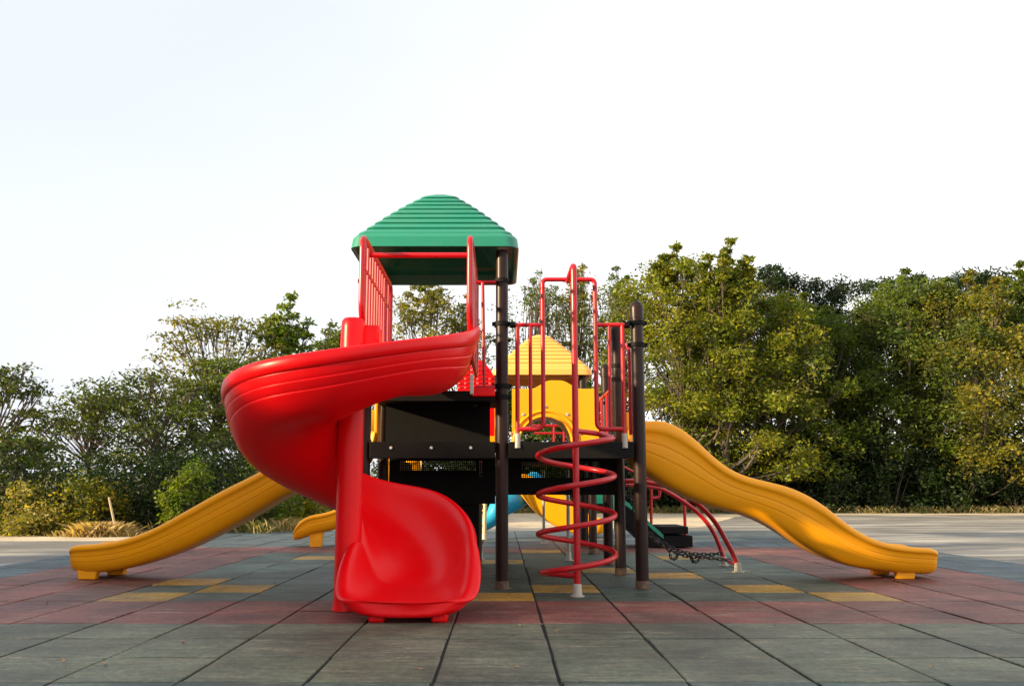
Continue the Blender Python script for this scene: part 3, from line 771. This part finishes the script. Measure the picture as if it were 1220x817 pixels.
def bark_mat():
    m, nt, b, out = nmat('bark'); tc = N(nt, 'ShaderNodeTexCoord'); n = noise(nt, 14, 6, .7, tc.outputs['Object'])
    r = ramp(nt, n.outputs[0], [(.3,(.035,.026,.018,1)),(.7,(.12,.095,.07,1))]); nt.links.new(r.outputs[0], b.inputs['Base Color']); b.inputs['Roughness'].default_value = .9; return m
BARK = bark_mat()
def leaves_mesh(name, C, n_each, spread, size, cols, aspect=.42, droop=.3):
    """C: clump centres (k,3); spread (k,3); returns mesh of folded leaf blades."""
    k = len(C); tot = int(n_each*k)
    idx = RNG.integers(0, k, tot)
    d = RNG.normal(size=(tot,3)); rr = np.linalg.norm(d, axis=1, keepdims=True); d = d/rr*np.minimum(rr,1.9)*.55
    P = C[idx]+d*spread[idx]
    ax = RNG.normal(size=(tot,3)); ax[:,2] = ax[:,2]*.6-droop; ax /= np.linalg.norm(ax, axis=1, keepdims=True)
    o = RNG.normal(size=(tot,3)); o[:,2] *= .5; sd = np.cross(ax, o); sd /= np.linalg.norm(sd, axis=1, keepdims=True)+1e-9
    nr = np.cross(ax, sd)
    L = size*RNG.uniform(.45,1.5,(tot,1)); W = L*aspect
    V = np.empty((tot,4,3)); V[:,0] = P; V[:,1] = P+ax*L*.5+sd*W*.5+nr*W*.12; V[:,2] = P+ax*L; V[:,3] = P+ax*L*.5-sd*W*.5+nr*W*.12
    me = bpy.data.meshes.new(name); me.vertices.add(tot*4); me.vertices.foreach_set('co', V.reshape(-1).astype(np.float32))
    me.loops.add(tot*4); me.loops.foreach_set('vertex_index', np.arange(tot*4, dtype=np.int32))
    me.polygons.add(tot); me.polygons.foreach_set('loop_start', np.arange(0, tot*4, 4, dtype=np.int32)); me.update(calc_edges=True)
    cols = np.array(cols); w = RNG.dirichlet(np.ones(len(cols))*.7, size=k)          # each clump has its own mix
    cc = w[idx] @ cols; own = cols[RNG.integers(0,len(cols),tot)]; cc = cc*.55+own*.45; cc *= RNG.uniform(.7,1.3,(tot,1))
    ca = me.color_attributes.new('tint', 'FLOAT_COLOR', 'CORNER'); A4 = np.ones((tot,4,4), dtype=np.float32); A4[:,:,:3] = cc[:,None,:]
    ca.data.foreach_set('color', A4.ravel()); me.materials.append(LEAF); return me
PAL = {
 'bright': [(.14,.19,.006),(.24,.25,.008),(.050,.090,.008),(.25,.20,.010),(.02,.044,.006)],
 'mid':    [(.050,.090,.007),(.095,.145,.007),(.018,.040,.006),(.135,.155,.010)],
 'dark':   [(.010,.025,.004),(.024,.050,.006),(.008,.016,.004)],  # darkened leaf tones; carry the shade of the undergrowth in the colour
 'gold':   [(.20,.19,.010),(.07,.10,.008),(.25,.18,.012),(.03,.055,.007)],
 'olive':  [(.045,.078,.007),(.11,.125,.008),(.016,.030,.005)],
 'fresh':  [(.09,.16,.008),(.17,.20,.010),(.03,.06,.008)],
 'straw':  [(.42,.31,.07),(.30,.26,.05),(.06,.09,.02),(.03,.05,.01)]}
def tree(x, y, h, cr, label, pal, cat='tree', group=None,  style='round', base=.25, nl=9000, size=.16, clumps=90, lean=0, density=1, spires=4, name='broadleaf_tree'):
    root = bpy.data.objects.new(name, None); COL.objects.link(root); root.location = (x, y, -.02); tag(root, label, cat, group)
    rn = random.Random(int(x*131+y*17+h*7)); t = MB()
    tr0 = .035*h*.5+.03
    trunk = [Vector((0,0,-.1))]; nseg = 6
    for i in range(1, nseg+1):
        trunk.append(Vector((lean*i/nseg+rn.uniform(-.06,.06)*h*.3, rn.uniform(-.06,.06)*h*.3, h*.78*i/nseg)))
    ctr = curve(trunk, 3); t.tube(ctr, [tr0*(1-.82*i/(len(ctr)-1)) for i in range(len(ctr))], 8)
    C = []; SP = []
    clumps = int(clumps*1.5)
    for i in range(clumps):
        if style == 'umbrella':
            u = rn.random(); z = h*(base+(1-base)*(1-u**1.6)); z = h*(base+(1-base)*rn.choice([.18,.42,.62,.78,.90,.98]))+rn.gauss(0,.034)*h
            lim = cr*(.55+.45*math.sin(math.pi*min(1,(z/h-base)/(1-base)*.8+.25)))
            a = rn.uniform(0, 2*math.pi); q = lim*math.sqrt(rn.random()); p = Vector((q*math.cos(a)+lean*z/h, q*math.sin(a), z)); sp = (cr*.18, cr*.18, cr*.042)
        else:
            v = rn.random()**.8; z = h*(base+(1-base)*v)
            lim = cr*math.sqrt(max(.04, 1-((v-.42)/.62)**2)) if style == 'round' else cr*(1-.75*v)
            a = rn.uniform(0, 2*math.pi); q = lim*math.sqrt(rn.random())*rn.uniform(.75,1.12); p = Vector((q*math.cos(a)+lean*z/h, q*math.sin(a), z)); s_ = rn.uniform(.09,.20)*cr; sp = (s_, s_, s_*.7)
        C.append(p); SP.append(sp)
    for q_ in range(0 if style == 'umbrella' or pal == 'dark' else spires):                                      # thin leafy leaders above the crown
        a = rn.uniform(0, 6.28); q = cr*rn.uniform(0,.5) if q_ else 0; h0 = h*rn.uniform(.86,.92); up_ = h*(1.0+(.03 if q_ else .10)*rn.uniform(.7,1)) 
        base_ = Vector((q*math.cos(a), q*math.sin(a), h0-.5)); tip = Vector((base_.x+rn.uniform(-.2,.2), base_.y, up_+(.35 if q_ == 0 and style == 'cone' else 0))); t.tube([base_, base_.lerp(tip,.5)+Vector((.04,0,0)), tip], [.03,.018,.006], 4, cap=False)
        for k_ in range(5):
            e = base_.lerp(tip, .35+.16*k_)+Vector(((-1)**k_*rn.uniform(.05,.40)*(1.1-.18*k_), rn.uniform(-.2,.2), .08)); t.tube([base_.lerp(tip, .3+.16*k_), e], [.01,.004], 3, cap=False)
            C.append(e); SP.append((.15,.15,.09))
    for i, p in enumerate(C):                                     # limbs reach most clumps
        if i % 2 == 0 or i < 24:
            k = max(2, min(len(ctr)-2, int(len(ctr)*(p.z/h)*.72))); s = ctr[k]
            mid = s.lerp(p, .5)+Vector((rn.gauss(0,.06)*cr, rn.gauss(0,.06)*cr, -.05*h*rn.random()))
            r0 = tr0*(.55 if i < 16 else .26)*(1-.5*k/len(ctr)); cv = curve([s, mid, p], 3)
            t.tube(cv, [max(.007, r0*(1-.85*j/(len(cv)-1))) for j in range(len(cv))], 5, cap=False)
            for _ in range(3):
                e = p+Vector((rn.gauss(0,1)*SP[i][0], rn.gauss(0,1)*SP[i][1], rn.gauss(.2,.8)*SP[i][2]*1.3))*1.0; e = p.lerp(e, .6) if style == 'umbrella' else e; t.tube([mid.lerp(p,.6), p.lerp(e,.5)+Vector((0,0,.03)), e], [.012,.009,.004], 4, cap=False)
    tk = t.build('trunk', BARK, None, 60); tk.parent = root
    me = leaves_mesh('crown', np.array([tuple(c) for c in C]), nl*density/len(C), np.array(SP)*1.25, size, PAL[pal]); cw = bpy.data.objects.new('crown', me); COL.objects.link(cw); cw.parent = root
    return root
def X(px, Y): return (px-CX)/F*(Y*CT+.3)
def HT(py, Y): return at(600, py, Y).z
# (pixel x, distance, top pixel y, crown radius, palette, style, base, leaves, size, label)
T = [
 # right bank, front row
 (812,34,318,3.1,'bright','round',.16,15000,.155,'tall thin-topped yellow-green tree just right of the brown end post',100),
 (868,33,322,2.9,'bright','cone',.14,11000,.155,'tree whose single leafy spire rises highest above the right treeline',80),
 (905,34.5,348,3.3,'bright','round',.16,15000,.15,'bright leafy tree directly above the middle of the long yellow slide',90),
 (965,36,372,3.2,'mid','round',.16,14000,.14,'mid green tree left of the dark gap in the right treeline',80),
 (1030,37,388,3.3,'olive','round',.16,14000,.14,'dull olive tree in the shaded middle of the right treeline',80),
 (1092,36,345,3.6,'mid','round',.17,17000,.14,'broad tree with yellowing top behind the end of the yellow slide',100),
 (1165,35,348,3.3,'gold','round',.14,13000,.14,'open golden-leaved tree with sky showing through near the right edge',90),
 (1232,36,338,3.0,'mid','round',.17,14000,.14,'tree cut off by the right edge of the photo',80),
 # right bank, rear
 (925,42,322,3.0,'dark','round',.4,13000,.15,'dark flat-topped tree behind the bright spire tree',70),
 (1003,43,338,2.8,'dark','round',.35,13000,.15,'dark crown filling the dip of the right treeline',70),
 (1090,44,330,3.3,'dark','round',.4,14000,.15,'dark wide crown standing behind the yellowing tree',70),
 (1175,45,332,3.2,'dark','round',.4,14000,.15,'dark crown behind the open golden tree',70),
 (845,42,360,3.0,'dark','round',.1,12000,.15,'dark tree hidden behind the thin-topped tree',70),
 # middle, sparse
 (512,36,350,2.7,'gold','round',.2,5600,.16,'sparse brown-gold tree seen under the green roof',60),
 (556,37,376,1.9,'gold','round',.2,2600,.14,'thin tree between the red barrier bars and the brown post',50),
 (640,39,345,3.0,'mid','round',.12,3300,.13,'almost bare tree left of the tall red hoop',80),
 (692,40,338,2.9,'gold','round',.1,6000,.15,'thin golden tree behind the red corkscrew pole',80),
 (740,39,342,2.8,'mid','round',.1,5200,.15,'sparse tree with fine twigs just left of the brown end post',80),
 (600,38,470,2.6,'mid','round',.02,7000,.14,'low tree behind the dark decks',60),
 (700,36,470,2.8,'mid','round',.02,9000,.14,'bushy low tree behind the yellow canopy',60),
 # left bank
 (335,27,388,1.6,'fresh','cone',.12,5200,.16,'upright fresh green tree above the top of the red chute',60),
 (395,30,405,1.6,'mid','round',.12,4200,.15,'tree poking out beside the red column top',50),
 (258,26,384,2.5,'gold','umbrella',.3,3200,.12,'tall tree with golden feathery top left of the red slide',80),
 (285,24.5,430,2.2,'mid','umbrella',.15,4600,.12,'spreading layered tree just left of the red slide curve',70),
 (190,23.5,456,2.9,'olive','umbrella',.35,5600,.11,'flat layered umbrella tree with dark crooked limbs',90),
 (112,24.5,474,2.0,'olive','umbrella',.62,2600,.11,'left arm of the layered umbrella trees reaching into the sky',60),
 (28,20,524,1.4,'olive','umbrella',.3,2800,.11,'low dark tree at the left edge of the photo',60),
 (-6,21,446,1.5,'olive','umbrella',.6,1500,.12,'tree leaning in from beyond the left edge',60),
]
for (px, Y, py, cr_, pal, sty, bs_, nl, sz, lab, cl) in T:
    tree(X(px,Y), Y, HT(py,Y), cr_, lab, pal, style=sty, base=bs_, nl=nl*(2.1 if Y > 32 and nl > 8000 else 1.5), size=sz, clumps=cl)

def shrub(x, y, h, r, label, pal, nl, size, name='shrub', group=None, cat='shrub'):
    root = bpy.data.objects.new(name, None); COL.objects.link(root); root.location = (x,y,-.02); tag(root, label, cat, group)
    rn = random.Random(int(x*77+y*5)); s = MB(); C = []; SP = []
    for i in range(26):
        a = rn.uniform(0,6.28); q = r*math.sqrt(rn.random()); p = Vector((q*math.cos(a), q*math.sin(a)*.8, h*rn.uniform(.05,1)*(1-.45*(q/r)**2))); C.append(tuple(p)); k = r*rn.uniform(.22,.36); SP.append((k,k,k*.9))
        s.tube([(q*.2*math.cos(a),q*.2*math.sin(a),-.05), (p.x*.6,p.y*.6,p.z*.55), tuple(p)], [.02,.013,.005], 4, cap=False)
    st_ = s.build('stems', BARK, None, 60); st_.parent = root
    me = leaves_mesh('foliage', np.array(C), nl/26, np.array(SP)*1.3, size, PAL[pal]); c = bpy.data.objects.new('foliage', me); COL.objects.link(c); c.parent = root
    return root
rn = random.Random(3)
k = 0
for px in range(560, 1270, 38):                                   # undergrowth along the far kerb, its shade put into the dark leaf colour
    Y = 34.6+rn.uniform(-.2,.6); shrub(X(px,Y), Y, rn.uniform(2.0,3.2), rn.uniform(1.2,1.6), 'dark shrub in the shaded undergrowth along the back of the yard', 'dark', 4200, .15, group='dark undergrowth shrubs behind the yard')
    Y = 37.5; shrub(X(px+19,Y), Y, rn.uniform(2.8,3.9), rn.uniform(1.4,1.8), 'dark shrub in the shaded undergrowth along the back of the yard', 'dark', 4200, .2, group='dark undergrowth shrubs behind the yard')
L = [(20,18.4,1.1,1.0,'olive','olive bush at the far left edge of the yard'),(58,17.8,1.0,.7,'straw','sunlit straw-coloured bush at the far left'),
     (85,18.8,1.6,1.0,'dark','dark bush left of the two straw-coloured bushes'),(118,17.9,1.2,.7,'gold','tall golden bush left of the leaning stake'),
     (160,18.6,1.9,1.0,'dark','dark shrub right behind the leaning stake'),(205,18.8,2.0,1.0,'dark','dark shrub above the bend of the left yellow slide'),
     (226,18.0,1.55,.5,'fresh','fresh green sapling-like bush over the left yellow slide'),(250,19.2,2.1,1.1,'dark','dark shrub behind the fresh green bush'),
     (300,20,1.9,1.1,'mid','green shrub beside the red slide, low'),(340,21,1.3,.9,'gold','yellow-green low bush under the red chute'),
     (370,23,1.5,1.1,'mid','shrub between the red chute and the small yellow slide end'),(420,25,1.8,1.2,'mid','shrub hidden behind the red column'),
     (470,29,2.4,1.5,'dark','dark shrub behind the red exit bowl'),(520,32,2.6,1.6,'dark','dark shrub behind the perforated panel'),(-15,18.5,1.9,1.1,'dark','dark bush cut by the left edge')]
for (px, Y, h, r, pal, lab) in L: shrub(X(px,Y), Y, h, r, lab, pal, 3400, .085 if Y < 20 else .11)
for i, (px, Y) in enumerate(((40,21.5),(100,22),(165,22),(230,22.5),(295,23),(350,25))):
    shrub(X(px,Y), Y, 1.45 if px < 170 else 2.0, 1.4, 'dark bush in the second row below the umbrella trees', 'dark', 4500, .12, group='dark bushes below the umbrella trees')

# unseen trees added left of the frame, heights set to shade the playground
for (x, y, h, c_r) in ((-14.4,-10,6.0,2.4),(-13.5,-6.5,6.2,2.3),(-14.6,-4.8,6.0,2.3),(-12.8,-3.4,5.9,2.2),(-13.6,-.4,5.6,2.3),(-14.9,-1.8,5.8,2.3),(-12.9,2.2,4.6,2.2),(-14.6,3.4,4.5,2.2),(-13.4,5.0,4.7,2.2),(-13.2,7.8,5.0,2.2),(-14.9,6.5,4.9,2.2)):
    tree(x, y, h, c_r, 'unseen dense tree added left of the frame to cast shade', 'mid', base=.0, nl=9000, size=.24, clumps=100, spires=2, group='unseen shade trees added outside the frame')
# dry grass, stake, litter
def blades(name, spots, n, hmin, hmax, cols, label, mat):
    V = []; Fc = []; cc = []
    for _ in range(n):
        x0, x1, y0, y1 = spots[random.randrange(len(spots))]
        x = random.gauss((x0+x1)/2,(x1-x0)/4.2) if name == 'dry_grass' else random.uniform(x0,x1); y = random.gauss((y0+y1)/2,(y1-y0)/4.5) if name == 'dry_grass' else random.uniform(y0,y1)+.15*math.sin(x*3)
        h = random.uniform(hmin,hmax)*(math.exp(-((x-(x0+x1)/2)/(x1-x0)*2.4)**2)+.25 if name == 'dry_grass' else 1); a = random.uniform(0,6.28); w = random.uniform(.006,.014)
        lx, ly = random.gauss(0,.6)*h, random.gauss(0,.5)*h; k = len(V)
        V += [(x-w*math.cos(a),y-w*math.sin(a),-.015),(x+w*math.cos(a),y+w*math.sin(a),-.015),(x+lx*.5+w*.6,y+ly*.5,h*.65),(x+lx,y+ly,h*.9)]
        Fc.append((k,k+1,k+2,k+3)); cc.append(random.choice(cols))
    me = bpy.data.meshes.new(name); me.from_pydata(V, [], Fc); me.update(); me.materials.append(mat)
    ca = me.color_attributes.new('tint','FLOAT_COLOR','CORNER'); A4 = np.ones((len(Fc),4,4), dtype=np.float32); A4[:,:,:3] = np.array(cc)[:,None,:]; ca.data.foreach_set('color', A4.ravel())
    o = bpy.data.objects.new(name, me); COL.objects.link(o); return tag(o, label, 'grass', kind='stuff')
xg = lambda px, Y=17.5: X(px, Y)
blades('dry_grass', [(xg(88),xg(185),17.0,17.8),(xg(105),xg(160),17.0,17.6),(xg(300),xg(345),19,20.5)], 6500, .05, .26, [(.46,.33,.15),(.38,.28,.12),(.30,.20,.10)], 'dry straw-coloured grass heaped along the left edge of the yard', LEAF)
blades('verge_grass', [(X(380,26),X(1230,34),33.2,34.6),(X(10,19),X(400,24),18.0,22.5)], 8000, .05, .35, [(.20,.17,.06),(.10,.11,.03),(.30,.23,.11)], 'low rough grass and litter at the foot of the trees', LEAF)
m = MB(); q = X(148,17.2); m.tube([Vector((q+.05,17.2,-.02)), Vector((q-.16,17.2,at(140,592,17.2).z))], [.026,.020], 8)
m_, nt_, b_, o_ = nmat('weathered_wood'); b_.inputs['Base Color'].default_value = (.50,.38,.24,1); b_.inputs['Roughness'].default_value = .9
tag(m.build('wooden_stake', m_, None, 50), 'pale leaning wooden stake stuck in the dry grass', 'stake')
lm, nt_, b_, o_ = nmat('dead_leaf'); b_.inputs['Base Color'].default_value = (.36,.20,.08,1); b_.inputs['Roughness'].default_value = .8
lf = MB(); lf.add([(-.022,0,.010),(0,-.011,.002),(.022,0,.012),(0,.011,.004),(0,0,.004)], [(0,1,4),(1,2,4),(2,3,4),(3,0,4)]); src = lf.build('fallen_leaf', lm, None, 0)
spots = [(652*1,0)]; pxs = [(935,711),(1000,722),(1110,724),(897,729),(1027,741),(838,785),(805,714),(925,746),(880,652),(910,689)]+[(random.uniform(20,1200), random.uniform(640,800)) for _ in range(42)]
for i, (px, py) in enumerate(pxs):
    o = src if i == 0 else src.copy()
    if i: COL.objects.link(o)
    q = gp(px, py); o.location = (q.x, q.y, .006); o.rotation_euler = (random.uniform(-.2,.2), random.uniform(-.2,.2), random.uniform(0,6.28)); o.scale = (random.uniform(.5,1.1),)*3
    tag(o, 'small dry brown leaf lying on the rubber tiles', 'leaf', 'fallen leaves scattered on the paving')

scene.render.engine = 'CYCLES'
